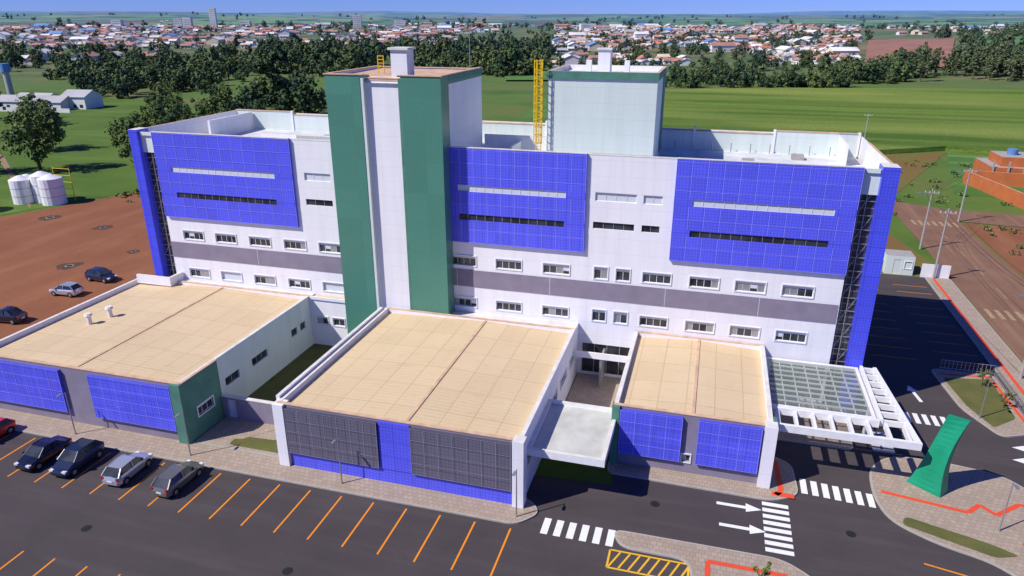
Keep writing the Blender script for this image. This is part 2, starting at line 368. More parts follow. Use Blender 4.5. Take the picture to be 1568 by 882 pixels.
while a>-75:
    b.line((a,39.1),(a,34.2),.13,z,'mark_orange'); a-=2.65
a=-34.3
while a>-75: b.line((a,28),(a,23),.13,z,'mark_orange'); a-=2.65
for i in range(6):
    x=-9+i*.92; b.flat([(x,39.2),(x+.5,39.2),(x+.5,40.9),(x,40.9)],z,'mark_white')
for i in range(7):
    x=9.1+i*.78; b.flat([(x,48.9-.06*i),(x+.46,48.9-.06*i),(x+.46,50.8-.1*i),(x,50.8-.1*i)],z,'mark_white')
for i in range(8):
    y=41.6+i*.72; b.flat([(6.15,y),(8.0,y),(8.0,y+.42),(6.15,y+.42)],z,'mark_white')
for i in range(5):
    y=56.6+i*.7; b.flat([(15.4,y),(17.1,y),(17.1,y+.38),(15.4,y+.38)],z,'mark_white')
for i in range(7):
    x=18.4+i*.75; b.flat([(x,62.2),(x+.42,62.2),(x+.42,64),(x,64)],z,'mark_white')
def arrow(x,y,ang,L=3.2):
    c,s_=math.cos(ang),math.sin(ang)
    P=[(-L/2,-.16),(L*.15,-.16),(L*.15,-.5),(L/2,0),(L*.15,.5),(L*.15,.16),(-L/2,.16)]
    b.flat([(x+p*c-q*s_,y+p*s_+q*c) for p,q in P],z,'mark_white')
arrow(4.5,46.0,0);arrow(4.7,43.6,0);arrow(28.2,60.2,math.pi,3);arrow(27.6,58.2,math.pi,3);arrow(21,68.0,math.pi*.55,3.2)
for p,q in (((-4,38.9),(1.2,38.9)),((-4,37.2),(1.2,37.2)),((-4,37.2),(-4,38.9)),((1.2,37.2),(1.2,38.9))): b.line(p,q,.14,z,'mark_yellow')
for i in range(8): b.line((-3.9+i*.65,37.3),(-3.3+i*.65,38.8),.13,z+.003,'mark_yellow')
b.line((16.2,43.2),(21,42.2),.13,z,'mark_orange')
y=76
while y<102: b.line((18.5,y),(23,y),.1,z,'mark_orange'); b.line((25.2,y),(29.4,y),.1,z,'mark_orange'); y+=2.65
for i in range(8): b.flat([(34.2+i*1.1,90.5),(34.7+i*1.1,90.5),(34.7+i*1.1,93.5),(34.2+i*1.1,93.5)],.09,'mark_faded')
for i in range(7): b.flat([(35+i*1.1,133),(35.5+i*1.1,133),(35.5+i*1.1,136),(35+i*1.1,136)],.09,'mark_faded')
for k in range(14): b.line((38.2,8+k*9),(38.2,12+k*9),.1,.088,'mark_faded')
zr=.215
def red(pts,w=.3,zz=zr):
    for i in range(len(pts)-1): b.line(pts[i],pts[i+1],w,zz+.002*(i%2),'mark_red')
red([(2.4,37.2),(2.4,39.4),(7.4,39.4),(7.4,38.2),(5,38.2)],.35)
red([(7.2,48),(7.6,48.6),(7.4,52.6)],.4); red([(6.9,48.1),(8.5,48.1)],.5)
red([(14.9,50.6),(20.5,49.6),(21.6,50.8),(22.4,49.8),(24.4,51.6),(32.5,50.4)],.35)
red([(31.0,63.6),(31.0,103.5)],.35)
red([(24.2,72.8),(28.9,73.4),(29.2,63.6)],.3); red([(25.2,68),(29,68.6)],.3)
red([(24.2,41),(23.2,47)],.3)
b.obj('road_markings')
b=MB()
for (x,y,r) in ((-113,96,2.0),(-99,93.5,1.6),(-88,76,1.7),(-103,75,1.9),(-84,84,1.1),(-74,69,.9)):
    def blob(r,lo,hi): return [(x+math.cos(t)*r*R.uniform(lo,hi),y+math.sin(t)*r*R.uniform(lo,hi)) for t in [k*.4 for k in range(15)]]
    b.flat(blob(r,.7,1.2),.04,'drain'); b.flat(blob(r*.35,.9,1.05),.05,'concrete'); b.flat(blob(r*.27,.9,1.05),.06,'black')
b.obj('drain_cover')
b=MB()
for (x,y) in ((-24,31.2),(-13,31.5),(-1.5,44.6),(-40,31),(12,45)):
    b.flat([(x+math.cos(k*.4)*.35,y+math.sin(k*.4)*.35) for k in range(15)],.085,'black')
b.obj('manhole_cover')
# ---------------------------------------------------------------- hospital
hosp=empty('hospital_building')
F=63.5; ZT=22.2; A0,A1=-60.8,14.9; BK=82.
b=MB()
ops=[]
def O(a,c,z0,z1,st): ops.append((a-(-58.0),c-(-58.0),z0,z1,st))
rowx=[-56.1,-51.9,-47.6,-43.3,-39.1,-24.2,-19.5,-14.7,-5.1,-.8,3.25,7.3]
for i,x in enumerate(rowx):
    O(x,x+2.6,10.5,11.5,'win'); O(x,x+2.6,6.05,7.05,'shut' if i in (1,4) else 'win')
for zz in (10.4,6.0):
    O(-9.7,-8.4,zz,zz+1.2,'win'); O(-7.6,-6.3,zz,zz+1.2,'win')
O(-9.9,-6.1,18.0,18.8,'light');O(-5.5,-3.8,18.0,18.8,'light');O(-10,-6.2,15.35,16.0,'slit');O(-5.5,-3.9,15.35,16.0,'slit')
O(-40.0,-37.0,18.1,18.9,'light');O(-40.1,-37.0,15.5,16.15,'slit')
O(7.2,12.0,.3,3.8,'glaz')
O(-10.6,-5.6,.3,3.5,'glaz')
b.wall((-58,F),(1,0),70.2,0,ZT,ops,'wall_white')
sideops=[(4,8,z0,z0+1.1,'win') for z0 in (6,10.5,15)]+[(11,15,z0,z0+1.1,'win') for z0 in (6,10.5,15)]
b.wall((A1,F+1.5),(0,1),BK-F-1.5,0,ZT,sideops,'wall_white')
b.wall((A0,BK),(0,-1),BK-F-1.5,0,ZT,[],'wall_white')
bk=[(x,x+2.6,z0,z0+1.1,'win') for x in range(3,72,5) for z0 in (1.5,6,10.5,15)]
b.wall((A1,BK),(-1,0),A1-A0,0,ZT,bk,'wall_white')
for (x0,x1) in ((-59.7,-58),(12.2,13.6)):
    b.wall((x0,F+.7),(1,0),x1-x0,0,ZT-.15,[],'glass_curtain')
    for k in range(17):
        zz=k*1.25+.6; b.box(x0,x1,F+.5,F+.58,zz,zz+.07,'steel')
        if k%2==0: b.tube((x0+.05,F+.55,zz),(x1-.05,F+.55,zz+2.5 if zz+2.5<ZT else ZT-.3),.035,.035,'steel',4)
    b.box((x0+x1)/2-.03,(x0+x1)/2+.03,F+.44,F+.5,0,ZT-.2,'steel')
b.box(-58.003,-57.85,F+.003,F+.75,0,ZT,'wall_white'); b.box(12.05,12.203,F+.003,F+.75,0,ZT,'wall_white')
b.box(A0,-59.7,F-.25,F+1.5,0,ZT+.25,'blue_fin',top='coping_white'); b.box(13.6,A1,F-.25,F+1.5,0,ZT+.25,'blue_fin',top='coping_white')
b.obj('walls',hosp)
b=MB()
b.face([(A0+.3,F+.3,20),(A1-.3,F+.3,20),(A1-.3,BK-.3,20),(A0+.3,BK-.3,20)],'roof_flat')
def par(x0,x1,y0,y1,z0,z1,m='wall_white',cop='coping_white',o=.06):
    b.box(x0,x1,y0,y1,z0,z1,m); b.box(x0-o,x1+o,y0-o,y1+o,z1,z1+.09,cop)
b.box(-59.6,13.5,F+.06,F+.25,ZT-.35,ZT-.002,'wall_greenish')
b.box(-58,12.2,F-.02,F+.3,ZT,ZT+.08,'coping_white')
b.box(-59.7,13.6,F+.25,F+.3,20,ZT-.01,'wall_greenish')
for k in range(9):
    x0=A0+.2+k*(A1-A0-.4)/9; x1=x0+(A1-A0-.4)/9
    par(x0+.13,x1-.13,BK-.35,BK-.1,20,22.0+(.35 if k in(0,8) else 0),'wall_greenish','coping')
    b.box(x1-.12,x1+.12,BK-.45,BK-.02,20,22.5,'wall_white')
b.box(A0+.02,A0+.3,F+1.52,BK-.02,ZT-2.2,ZT+.1,'wall_white',top='coping'); b.box(A1-.3,A1-.02,F+1.52,BK-5,ZT-2.2,ZT+.1,'wall_white',top='coping')
b.box(A1-2.2,A1-2,BK-6,BK-.5,20,ZT,'wall_white',top='coping_white')
b.box(A0+2.5,A0+2.8,BK-9,BK-.5,20,ZT,'wall_white',top='coping_white')
b.box(-49,-36.2,70,70.3,20,21.6,'wall_white',top='coping'); b.box(-23.9,-17,74,74.3,20,21.9,'wall_white',top='coping');b.box(-20,-19.7,70,73.9,20,21.4,'wall_white',top='coping_white')
b.box(-41,-36.3,64.4,64.5,21.9,22.5,'canopy_glass')
b.box(-10.6,-3,F+.31,F+.8,ZT-.3,ZT+.02,'green_wall',top='canopy_glass')
for x,y in ((-45,76),(-30,79),(3,74),(8,78)): b.box(x,x+1.2,y,y+1.2,20.003,20.5,'concrete')
for k in range(9): b.tube((-4+k*2,BK-.9,20.0),(-4+k*2,BK-.9,21.0),.05,.05,'steel',5)
b.obj('roof',hosp)
b=MB()
def bpanel(x0,x1,z0,z1,w0,w1,d0,d1):
    y=F-.3
    ops=[(w0-x0,w1-x0,18.12,18.75,'light'),(d0-x0,d1-x0,15.3,15.9,'slit')]
    b.wall((x0,y),(1,0),x1-x0,z0,z1,ops,'blue_panel',rev=.12)
    b.face([(x0,y,z0),(x0,y,z1),(x0,F,z1),(x0,F,z0)],'blue_panel'); b.face([(x1,F,z0),(x1,F,z1),(x1,y,z1),(x1,y,z0)],'blue_panel')
    b.face([(x0,y,z0),(x0,F,z0),(x1,F,z0),(x1,y,z0)],'blue_panel'); b.box(x0,x1,y-.02,F-.03,z1,z1+.07,'coping_white')
    n=round((x1-x0)/1.37)
    for i in range(n+1):
        x=x0+(x1-x0)*i/n
        for za,zb in ((z0,15.28),(15.92,18.1),(18.77,z1)): b.box(min(max(x-.02,x0),x1-.04),min(max(x+.02,x0+.04),x1),y-.025,y+.0,za,zb,'blue_rib')
    zz=z0+.02
    while zz<z1:
        if not (15.2<zz<16 or 18<zz<18.8): b.box(x0,x1,y-.02,y-.001,zz,zz+.03,'blue_rib')
        zz+=1.3
bpanel(-57.8,-41.2,13.05,22.3,-56,-43.3,-55.8,-43.4)
bpanel(-24.3,-10.75,13.0,22.3,-23.2,-12.6,-23.1,-12.7)
bpanel(-2.8,12.2,12.95,22.3,-1.2,10.5,-1.2,10.4)
b.obj('blue_cladding',hosp)
b=MB()
for x0,x1 in ((-58,-35.6),(-24,12.1)): b.box(x0,x1,F-.05,F-.002,8.25,10.05,'wall_grey')
for x in (-46.8,-24.6+1,-14,-2.9,5.5):
    b.box(x-.02,x+.02,F-.058,F-.051,8.25,10.05,'wall_greenish')
b.obj('grey_band',hosp)
T=61.7
b=MB()
b.box(-35.6,-32.0,T,T+2.0,0,28.7,'green_tile',skip='bt'); b.box(-27.9,-24,T,T+2.0,0,28.7,'green_tile',skip='bt')
b.box(-31.999,-27.901,T+.55,T+2.0,0,28.3,'wall_white',skip='bt')
b.box(-32.0,-31.7,T+.05,T+.56,0,28.55,'wall_greenish'); b.box(-28.2,-27.9,T+.05,T+.56,0,28.55,'green_wall')
b.box(-35.55,-24.05,T+2.0,T+12,0,28.55,'wall_white',skip='bt')
b.face([(-35.5,T+.3,28.1),(-24.1,T+.3,28.1),(-24.1,T+12,28.1),(-35.5,T+12,28.1)],'roof_flat')
par(-35.65,-31.7,T-.03,T+.25,28.7,28.8,'green_tile','coping');par(-28.2,-23.95,T-.03,T+.25,28.7,28.8,'green_tile','coping')
par(-24.3,-24.02,T+.4,T+12,28.0,28.8,'green_tile','coping'); par(-35.6,-35.3,T+.4,T+12,28.0,28.8,'wall_white','coping');par(-35.2,-24.4,T+11.7,T+12,28.1,28.7,'wall_white','coping')
b.box(-24.05,-23.98,T+2,T+12,28.3,28.75,'green_wall')
b.box(-31.6,-28.25,T+.5,T+.8,28.3,28.55,'coping')
b.box(-29.2,-27.6,T+1.0,T+2.6,28.1,31.0,'wall_white'); b.box(-29.4,-27.4,T+.8,T+2.8,31.0,31.2,'coping_white')
b.face([(-35.2,T+.45,28.5),(-24.5,T+.45,28.5),(-24.5,T+11.5,28.62),(-35.2,T+11.5,28.62)],'coping')
b.tube((-24.6,T+10,28.6),(-24.6,T+10,33),.05,.03,'steel',6)
b.tube((-31,T+7,28.6),(-31,T+7,31.5),.04,.02,'steel',6)
for x in (-32.2,-31.6): b.tube((x,T+4.5,28.6),(x,T+4.5,30.3),.05,.05,'yellow_metal',6)
for k in range(5): b.box(-32.2,-31.6,T+4.46,T+4.54,28.9+k*.33,28.96+k*.33,'yellow_metal')
b.obj('tower',hosp)
b=MB(); px0,px1=-15.9,-5.3
b.box(px0+.1,px1-.1,69,78.5,20,28.75,'wall_greenish',skip='bt'); b.face([(px0+.2,69.2,28.5),(px1-.2,69.2,28.5),(px1-.2,78.4,28.5),(px0+.2,78.4,28.5)],'roof_flat')
for q in ((px0,px1,68.85,69.15),(px0,px1,78.3,78.6)): b.box(*q,28.3,29.0,'green_wall' if q[2]<70 else 'wall_white',top='coping')
b.box(px0,px0+.3,69.15,78.3,28.3,29.0,'wall_white',top='coping'); b.box(px1-.3,px1,69.15,78.3,28.3,29.0,'green_wall',top='coping')
b.box(px0+.08,px1-.08,68.93,68.99,28.18,28.29,'wall_white')
b.box(-11.6,-10.4,72.5,73.7,28.5,30.8,'wall_white'); b.box(-11.75,-10.25,72.35,73.85,30.8,30.95,'coping_white')
for x in (-12.6,-8.8): b.box(x-.25,x+.25,73,73.5,28.5,29.8,'wall_white')
b.box(px1-.09,px1-.03,75.5,78.3,20.5,28.2,'green_wall')
lx,ly=-16.6,68.7
for x in (lx-.25,lx+.25): b.tube((x,ly,20.3),(x,ly,30.0),.05,.05,'yellow_metal',6)
for k in range(31): b.box(lx-.25,lx+.25,ly-.03,ly+.03,20.6+k*.3,20.65+k*.3,'yellow_metal')
for k in range(11):
    zc=22.2+k*.77; P=[(lx+.42*math.cos(t),ly-.32+.42*math.sin(t)) for t in [j*math.pi/4 for j in range(8)]]
    for j in range(8): b.tube((*P[j],zc),(*P[(j+1)%8],zc),.035,.035,'yellow_metal',4,False)
for j in range(8):
    t=j*math.pi/4; b.tube((lx+.42*math.cos(t),ly-.32+.42*math.sin(t),22.2),(lx+.42*math.cos(t),ly-.32+.42*math.sin(t),30.0),.03,.03,'yellow_metal',4)
b.obj('roof_penthouse',hosp)
def wing(x0,x1,y0,y1,zt,frontops,rightops,ridge,fm='wall_grey',rm='wall_white',leftm='wall_white'):
    global b
    b=MB(); t=.28; zc_=zt-.004
    b.wall((x0,y0),(1,0),x1-x0,0,zt,frontops,fm); b.wall((x1,y0),(0,1),y1-y0,0,zt,rightops,rm)
    b.wall((x0,y1),(0,-1),y1-y0,0,zt,[],leftm); b.wall((x1,y1),(-1,0),x1-x0,0,zt,[],leftm)
    zr=zt-.42; zm=zt-.12
    for (p,q) in ((x0+t,ridge),(ridge,x1-t)):
        za,zb=(zr,zm) if q==ridge else (zm,zr)
        b.face([(p,y0+t,za),(q,y0+t,zb),(q,y1-t,zb),(p,y1-t,za)],'roof_sheet')
    b.box(ridge-.12,ridge+.12,y0+t,y1-t,zm+.005,zm+.06,'coping')
    b.face([(x0+t,y0+t,zt-.8),(x0+t,y0+t,zc_),(x0+t,y1-t,zc_),(x0+t,y1-t,zt-.8)],leftm); b.face([(x1-t,y0+t,zt-.8),(x1-t,y1-t,zt-.8),(x1-t,y1-t,zc_),(x1-t,y0+t,zc_)],leftm)
    b.face([(x0+t,y0+t,zt-.8),(x1-t,y0+t,zt-.8),(x1-t,y0+t,zc_),(x0+t,y0+t,zc_)],leftm); b.face([(x0+t,y1-t,zt-.8),(x1-t,y1-t,zt-.8),(x1-t,y1-t,zc_),(x0+t,y1-t,zc_)],leftm)
    o=.05
    b.box(x0-o,x1+o,y0-o,y0+t,zt+.002,zt+.07,'coping'); b.box(x0-o,x1+o,y1-t,y1,zt+.002,zt+.07,'coping')
    b.box(x0-o,x0+t,y0+t,y1-t,zt+.002,zt+.08,'coping_white'); b.box(x1-t,x1+o,y0+t,y1-t,zt+.002,zt+.08,'coping_white')
def cpanel(x0,x1,y,z0,z1,m,step=1.35):
    rib='blue_rib' if 'blue' in m else 'grey_rib'
    b.box(x0,x1,y-.3,y-.01,z0,z1,m); n=round((x1-x0)/step)
    for i in range(n+1):
        x=x0+(x1-x0)*i/n; x=min(max(x,x0+.02),x1-.02)
        b.box(x-.018,x+.018,y-.32,y-.3,z0,z1,rib)
    k=round((z1-z0)/1.1)
    for j in range(k+1):
        z_=z0+(z1-z0)*j/k; z_=min(max(z_,z0+.025),z1-.025); b.box(x0,x1,y-.33,y-.321,z_-.015,z_+.015,rib)
wing(-30.8,-11,41.6,61.68,5.7,[],[(1.5+k*4,4+k*4,2.6,3.5,'win') for k in range(5)],-20)
cpanel(-30,-22.2,41.6,1.5,5.5,'grey_panel',1.1); cpanel(-19.5,-11.7,41.6,1.5,5.5,'grey_panel',1.1)
b.box(-29.9,-11.7,41.5,41.598,0.2,1.45,'blue_panel'); b.box(-22.15,-19.55,41.45,41.597,1.46,5.6,'blue_panel')
b.box(-31.0,-30.1,41.25,42.2,0,5.75,'wall_white'); b.box(-11.6,-10.75,41.25,42.2,0,5.8,'wall_white',top='coping_white')
b.box(-31.2,-30.9,42.2,61,5.2,6.0,'wall_white',top='coping_white')
b.box(-20.5,-11,61.69,63.45,0,5.6,'wall_white',top='coping_white')
b.box(-24,-20.51,61.69,63.45,0,5.4,'wall_white',top='coping_white')
b.obj('central_wing',hosp)
wing(-5.4,6.4,49,63.45,5.4,[(5.45,6.1,1.2,1.9,'win')],[],0.6)
cpanel(-4.9,-.1,49,1.3,5.2,'blue_panel'); cpanel(1.1,5.7,49,1.3,5.2,'blue_panel')
b.box(-5.55,-4.95,48.7,49.5,0,5.45,'green_wall');b.box(5.85,6.75,48.6,49.6,0,5.5,'wall_white',top='coping_white'); b.box(6.42,6.76,49.61,50.4,0,5.45,'green_wall')
b.obj('right_wing',hosp)
wing(-62,-40.2,42,62.5,5.7,[],[(5.5,7.5,2.6,3.4,'slit'),(9.5,12,2.6,3.4,'slit'),(16.3,17.4,2.6,3.4,'slit'),(18,19,2.6,3.4,'slit')],-51,rm='wall_greenish')
cpanel(-61.2,-52.4,42,1.3,5.4,'blue_panel'); cpanel(-49.3,-41.0,42,1.3,5.4,'blue_panel')
b.box(-40.95,-39.96,41.7,41.99,0,5.75,'green_wall')
b.wall((-39.95,41.7),(0,1),4.8,0,5.72,[(1.6,3.6,2.0,2.9,'win')],'green_wall'); b.box(-40.14,-39.9,41.99,46.5,5.79,5.86,'coping'); b.face([(-39.95,46.5,0),(-40.2,46.5,0),(-40.2,46.5,5.72),(-39.95,46.5,5.72)],'green_wall')
for x,y in ((-57.6,50.5),(-57.0,52.5)):
    b.tube((x,y,5.3),(x,y,6.4),.22,.22,'coping_white',10); b.tube((x,y,6.35),(x,y,6.55),.4,.3,'coping_white',10)
b.box(-61.5,-57,61.2,61.5,5.5,6.5,'wall_white',top='coping_white'); b.box(-57.3,-57,61.51,63.4,5.5,6.5,'wall_white',top='coping_white')
b.box(-58,-40.2,62.51,63.45,0,5.6,'wall_white',top='coping_white')
b.wall((-40.19,62.3),(1,0),4.57,0,5.4,[(.6,2.0,2.6,3.5,'win'),(2.6,4.0,2.6,3.5,'win')],'wall_white'); b.box(-40.19,-35.62,62.301,63.45,5.4,5.45,'roof_sheet')
b.box(-40.19,-35.61,62.15,62.4,5.455,5.75,'wall_white',top='coping_white')
b.obj('left_wing',hosp)
b=MB()
b.box(-10.7,-5.5,43.25,50.2,3.75,3.98,'white_paint',top='canopy_top')
for q in ((-11.0,-5.2,43.0,43.25),(-11.0,-5.2,50.2,50.45)): b.box(*q,3.65,4.25,'white_paint',top='coping_white')
for q in ((-11.0,-10.7,43.25,50.2),(-5.5,-5.2,43.25,50.2)): b.box(*q,3.65,4.25,'white_paint',top='coping_white')
b.box(-10.95,-5.42,50.5,50.8,0,2.2,'wall_white'); b.box(-10.98,-5.42,60.8,61.0,3.2,3.8,'wall_white',top='coping_white'); b.box(-8.4,-8.2,60.9,63.4,0,3.2,'steel')
b.flat([(-10.9,50.8),(-5.5,50.8),(-5.5,63.4),(-10.9,63.4)],.09,'sidewalk')
b.obj('entrance_canopy',hosp)
b=MB()
z0,z1=4.1,4.45
def beam(p,q,w=.28,za=z0,zb=z1,m='white_paint'):
    p=Vector(p);q=Vector(q); b.obox((p+q)/2,q-p,(q-p).length,w,za,zb,m)
beam((6.5,54.2),(14.5,54.2));beam((6.5,62.9),(14.5,62.9));beam((6.6,54.4),(6.6,62.7));beam((14.35,54.4),(14.35,62.7))
b.face([(6.8,54.4,4.44),(14.2,54.4,4.44),(14.2,62.7,4.44),(6.8,62.7,4.44)],'canopy_glass')
for k in range(1,9): beam((6.8,54.4+k*.92),(14.2,54.4+k*.92),.07,4.26,4.4,'white_paint')
for k in range(1,7): beam((6.8+k*1.06,54.4),(6.8+k*1.06,62.7),.07,4.1,4.25,'white_paint')
beam((6.9,51.0),(17,51.0),.28,4.0,4.6);beam((6.9,53.6),(14.6,53.6),.25,4.0,4.6)
for k in range(8): beam((7.1+k*1.32,51.15),(7.1+k*1.32,53.47),.22,4.05,4.5)
beam((16.85,51.2),(15.9,63.2),.28,4.0,4.58);beam((14.8,53.75),(14.8,63.2),.25,4.0,4.6)
for k in range(8): beam((14.95,53.9+k*1.3),(16.5-k*.1,53.9+k*1.3),.22,4.05,4.5)
for p in ((14.8,58),(7.2,54.2),(16,62.8)): b.tube((p[0],p[1],0),(p[0],p[1],4.05),.14,.14,'white_paint',10)
b.obj('glass_canopy',hosp)
b=MB(); b.wall((-39.9,46.3),(1,0),9.1,0,2.3,[(.5,1.4,.15,2.1,'door')],'wall_grey'); b.wall((-30.8,46.6),(-1,0),9.1,0,2.3,[],'wall_grey'); b.box(-39.9,-30.81,46.25,46.65,2.3,2.38,'coping_white'); b.obj('garden_wall')
b=MB(); secs=[]
for i in range(17):
    t=i/16; zz=.2+6.5*t
    L=Vector((17.0+1.5*t**.7,52.5-.6*t)); Rr=Vector((19.0-.25*math.sin(math.pi*t)+.75*t*t,50.9+.4*t))
    n=Vector((.62,.78))*(1.0*(1-t)+.25)
    secs.append([(L.x,L.y,zz),(Rr.x,Rr.y,zz),(Rr.x+n.x,Rr.y+n.y,zz),(L.x+n.x,L.y+n.y,zz)])
for i in range(16):
    for k in range(4): b.face([secs[i][k],secs[i][(k+1)%4],secs[i+1][(k+1)%4],secs[i+1][k]],'green_sculpt')
b.face(secs[-1],'green_sculpt'); b.obj('green_curved_sculpture')
# ---------------------------------------------------------------- cars
def paint(name,c,metal=.3):
    s=NT(name); s.col(c); s.rough(.28,.5,metal); s.b.inputs['Coat Weight'].default_value=.6
paint('car_black',(.012,.014,.03));paint('car_navy',(.02,.03,.07));paint('car_silver',(.52,.54,.56),.5);paint('car_olive',(.22,.21,.18),.5);paint('car_red',(.6,.02,.02))
basic('tyre',(.02,.02,.02),.9); paint('headlight',(.7,.72,.75),0); paint('taillight',(.45,.01,.01),0)
hp=math.pi/2
def car(x,y,ang,col,L=4.0,suv=0,hatch=True):
    m=MB(); k=L/4.0; hz=.12*suv
    st=[(-2,.34,.60,.62),(-1.93,.24,.70,.74),(-1.6,.20,.80,.83),(-1.0,.2,.93+hz,.86),(-.2,.2,.97+hz,.87),(.9,.2,.99+hz,.87),(1.6,.2,1.0+hz,.85),(1.9,.24,.93+hz,.78),(2,.34,.70,.66)]
    S=[]
    for (sx_,zb,zt,w) in st:
        S.append([(sx_*k,-w*.86,zb),(sx_*k,-w,zb+.16),(sx_*k,-w,zt-.16),(sx_*k,-w*.9,zt-.02),(sx_*k,0,zt+.03),(sx_*k,w*.9,zt-.02),(sx_*k,w,zt-.16),(sx_*k,w,zb+.16),(sx_*k,w*.86,zb)])
    for i in range(len(S)-1):
        for j in range(8): m.face([S[i][j+1],S[i][j],S[i+1][j],S[i+1][j+1]],col)
    m.face(S[0],col); m.face(S[-1][::-1],col)
    zt=1.47+.16*suv; zb=.95+hz; xe=1.85 if hatch else 1.35
    G0=[(-1.05*k,zb,.79),(-.35*k,zt-.02,.62),(.2*k,zt+.02,.63),(1.3*k if hatch else .75*k,zt-.03,.61),(xe*k,zb,.76)]
    gm=['glass_dark',col,col,'glass_dark']
    for i in range(4):
        a,c_=G0[i],G0[i+1]; m.face([(a[0],-a[2],a[1]),(c_[0],-c_[2],c_[1]),(c_[0],c_[2],c_[1]),(a[0],a[2],a[1])],gm[i])
    for sg in (-1,1):
        m.face([(p[0],sg*p[2],p[1]) for p in G0],'glass_dark')
        def strip(p,q,w):
            P=Vector((p[0],sg*(p[2]+.012),p[1]));Q=Vector((q[0],sg*(q[2]+.012),q[1])); m.tube(P,Q,w,w,col,4)
        strip(G0[0],G0[1],.035);strip(G0[1],G0[2],.035);strip(G0[2],G0[3],.035);strip(G0[3],G0[4],.06)
        strip((.25*k,zt,.63),(.3*k,zb,.80),.04)
        m.box(-.95*k,-.78*k,min(sg*.86,sg*1.02),max(sg*.86,sg*1.02),zb-.02,zb+.13,col)
        for wx in (-1.22*k,1.25*k):
            m.tube((wx,sg*.64,.31),(wx,sg*.875,.31),.315,.315,'tyre',16); m.tube((wx,sg*.87,.31),(wx,sg*.885,.31),.19,.17,'steel',10)
            for q in range(9):
                t0=math.pi*q/9;t1=math.pi*(q+1)/9
                m.face([(wx+.38*math.cos(t0),sg*.873,.3+.38*math.sin(t0)),(wx+.38*math.cos(t1),sg*.873,.3+.38*math.sin(t1)),(wx,sg*.873,.3)],'tyre')
        m.box(-1.97*k,-1.7*k,min(sg*.42,sg*.76),max(sg*.42,sg*.76),.58,.745,'headlight'); m.box(1.86*k,1.985*k,min(sg*.55,sg*.74),max(sg*.55,sg*.74),.68,.92+hz,'taillight')
    m.box(-2.02*k,-1.98*k,-.4,.4,.36,.5,'black'); m.box(1.985*k,2.02*k,-.22,.22,.55,.68,'frame_white'); m.box(-1.8*k,1.8*k,-.7,.7,.14,.24,'black')
    o=m.obj('parked_car'); o.location=(x,y,.08); o.rotation_euler=(0,0,ang)
car(-50.0,36.9,hp-.03,'car_black',4.1,0,False);car(-46.7,37.0,hp+.02,'car_navy',4.1,1);car(-41.9,37.1,-hp+.04,'car_silver',3.9);car(-37.2,37.1,-hp-.02,'car_olive',4.1)
car(-57.0,37.9,hp,'car_red',3.9)
car(-78.8,66.8,.05,'car_silver',4.0);car(-78.6,72.3,3.1,'car_navy',4.2,1);car(-78.3,58.0,.1,'car_black',4.2,1,False)
# ---------------------------------------------------------------- trees
def treemesh(name,h,rx,rz,ncl,nleaf,ls,leaves,seed,trunk=.35):
    r=random.Random(seed); m=MB()
    zc=h-rz; top=Vector((r.uniform(-.3,.3),r.uniform(-.3,.3),zc))
    m.tube((0,0,0),(top.x*.5,top.y*.5,zc*.55),trunk,trunk*.7,'bark',7,False); m.tube((top.x*.5,top.y*.5,zc*.55),top,trunk*.7,trunk*.35,'bark',6,False)
    cs=[]
    for i in range(ncl):
        while True:
            p=Vector((r.uniform(-1,1),r.uniform(-1,1),r.uniform(-1,1)))
            if .25<p.length<1: break
        p=p*(.75+.35*p.length)
        c=Vector((p.x*rx,p.y*rx,zc+p.z*rz)); cs.append((c,r.uniform(.18,.42)*rx))
        if i<9: m.tube((top.x*.5,top.y*.5,zc*r.uniform(.5,.9)),c,trunk*.3,.05,'bark',5,False)
    for c,cr in cs:
        mt=r.choice(leaves)
        for _ in range(nleaf):
            d=Vector((r.gauss(0,1),r.gauss(0,1),r.gauss(0,1))).normalized()
            p=c+d*cr*r.uniform(.6,1.1)
            n=(d+Vector((r.uniform(-.5,.5),r.uniform(-.5,.5),r.uniform(0,.9)))).normalized()
            u=n.orthogonal().normalized(); w=n.cross(u); a=r.uniform(0,6.28); u,w=u*math.cos(a)+w*math.sin(a),w*math.cos(a)-u*math.sin(a)
            s1=ls*r.uniform(.6,1.2); s2=s1*r.uniform(.5,.9)
            m.face([p-u*s1,p-w*s2,p+u*s1,p+w*s2],mt)
    ob=m.obj(name); me=ob.data; bpy.data.objects.remove(ob); return me
LN=['leaf_a','leaf_a','leaf_b','leaf_c']
near_t=[treemesh('tree_near%d'%i,9+i,4.4,3.9,34,85,.32,LN,i+1) for i in range(3)]
far_t=[treemesh('tree_far%d'%i,8.5+i*.5,4.2+.3*(i%3),4.4,19,26,.72,[LN,LN,['leaf_b','leaf_b','leaf_a'],['leaf_c','leaf_a'],LN,['leaf_c','leaf_c','leaf_a']][i],i+20) for i in range(6)]
euc_t=[treemesh('tree_euc%d'%i,20,3.4,8.5,26,28,.7,['leaf_euc','leaf_a','leaf_euc'],i+40,.3) for i in range(2)]
def put(me,x,y,s,name,parent=None,sz=None):
    o=bpy.data.objects.new(name,me); bpy.context.collection.objects.link(o); o.location=(x,y,H(x,y)-.1); o.rotation_euler=(0,0,R.uniform(0,6.28)); o.scale=(s,s*R.uniform(.85,1.15),s*(sz or R.uniform(.75,1.25)))
    if parent: o.parent=parent
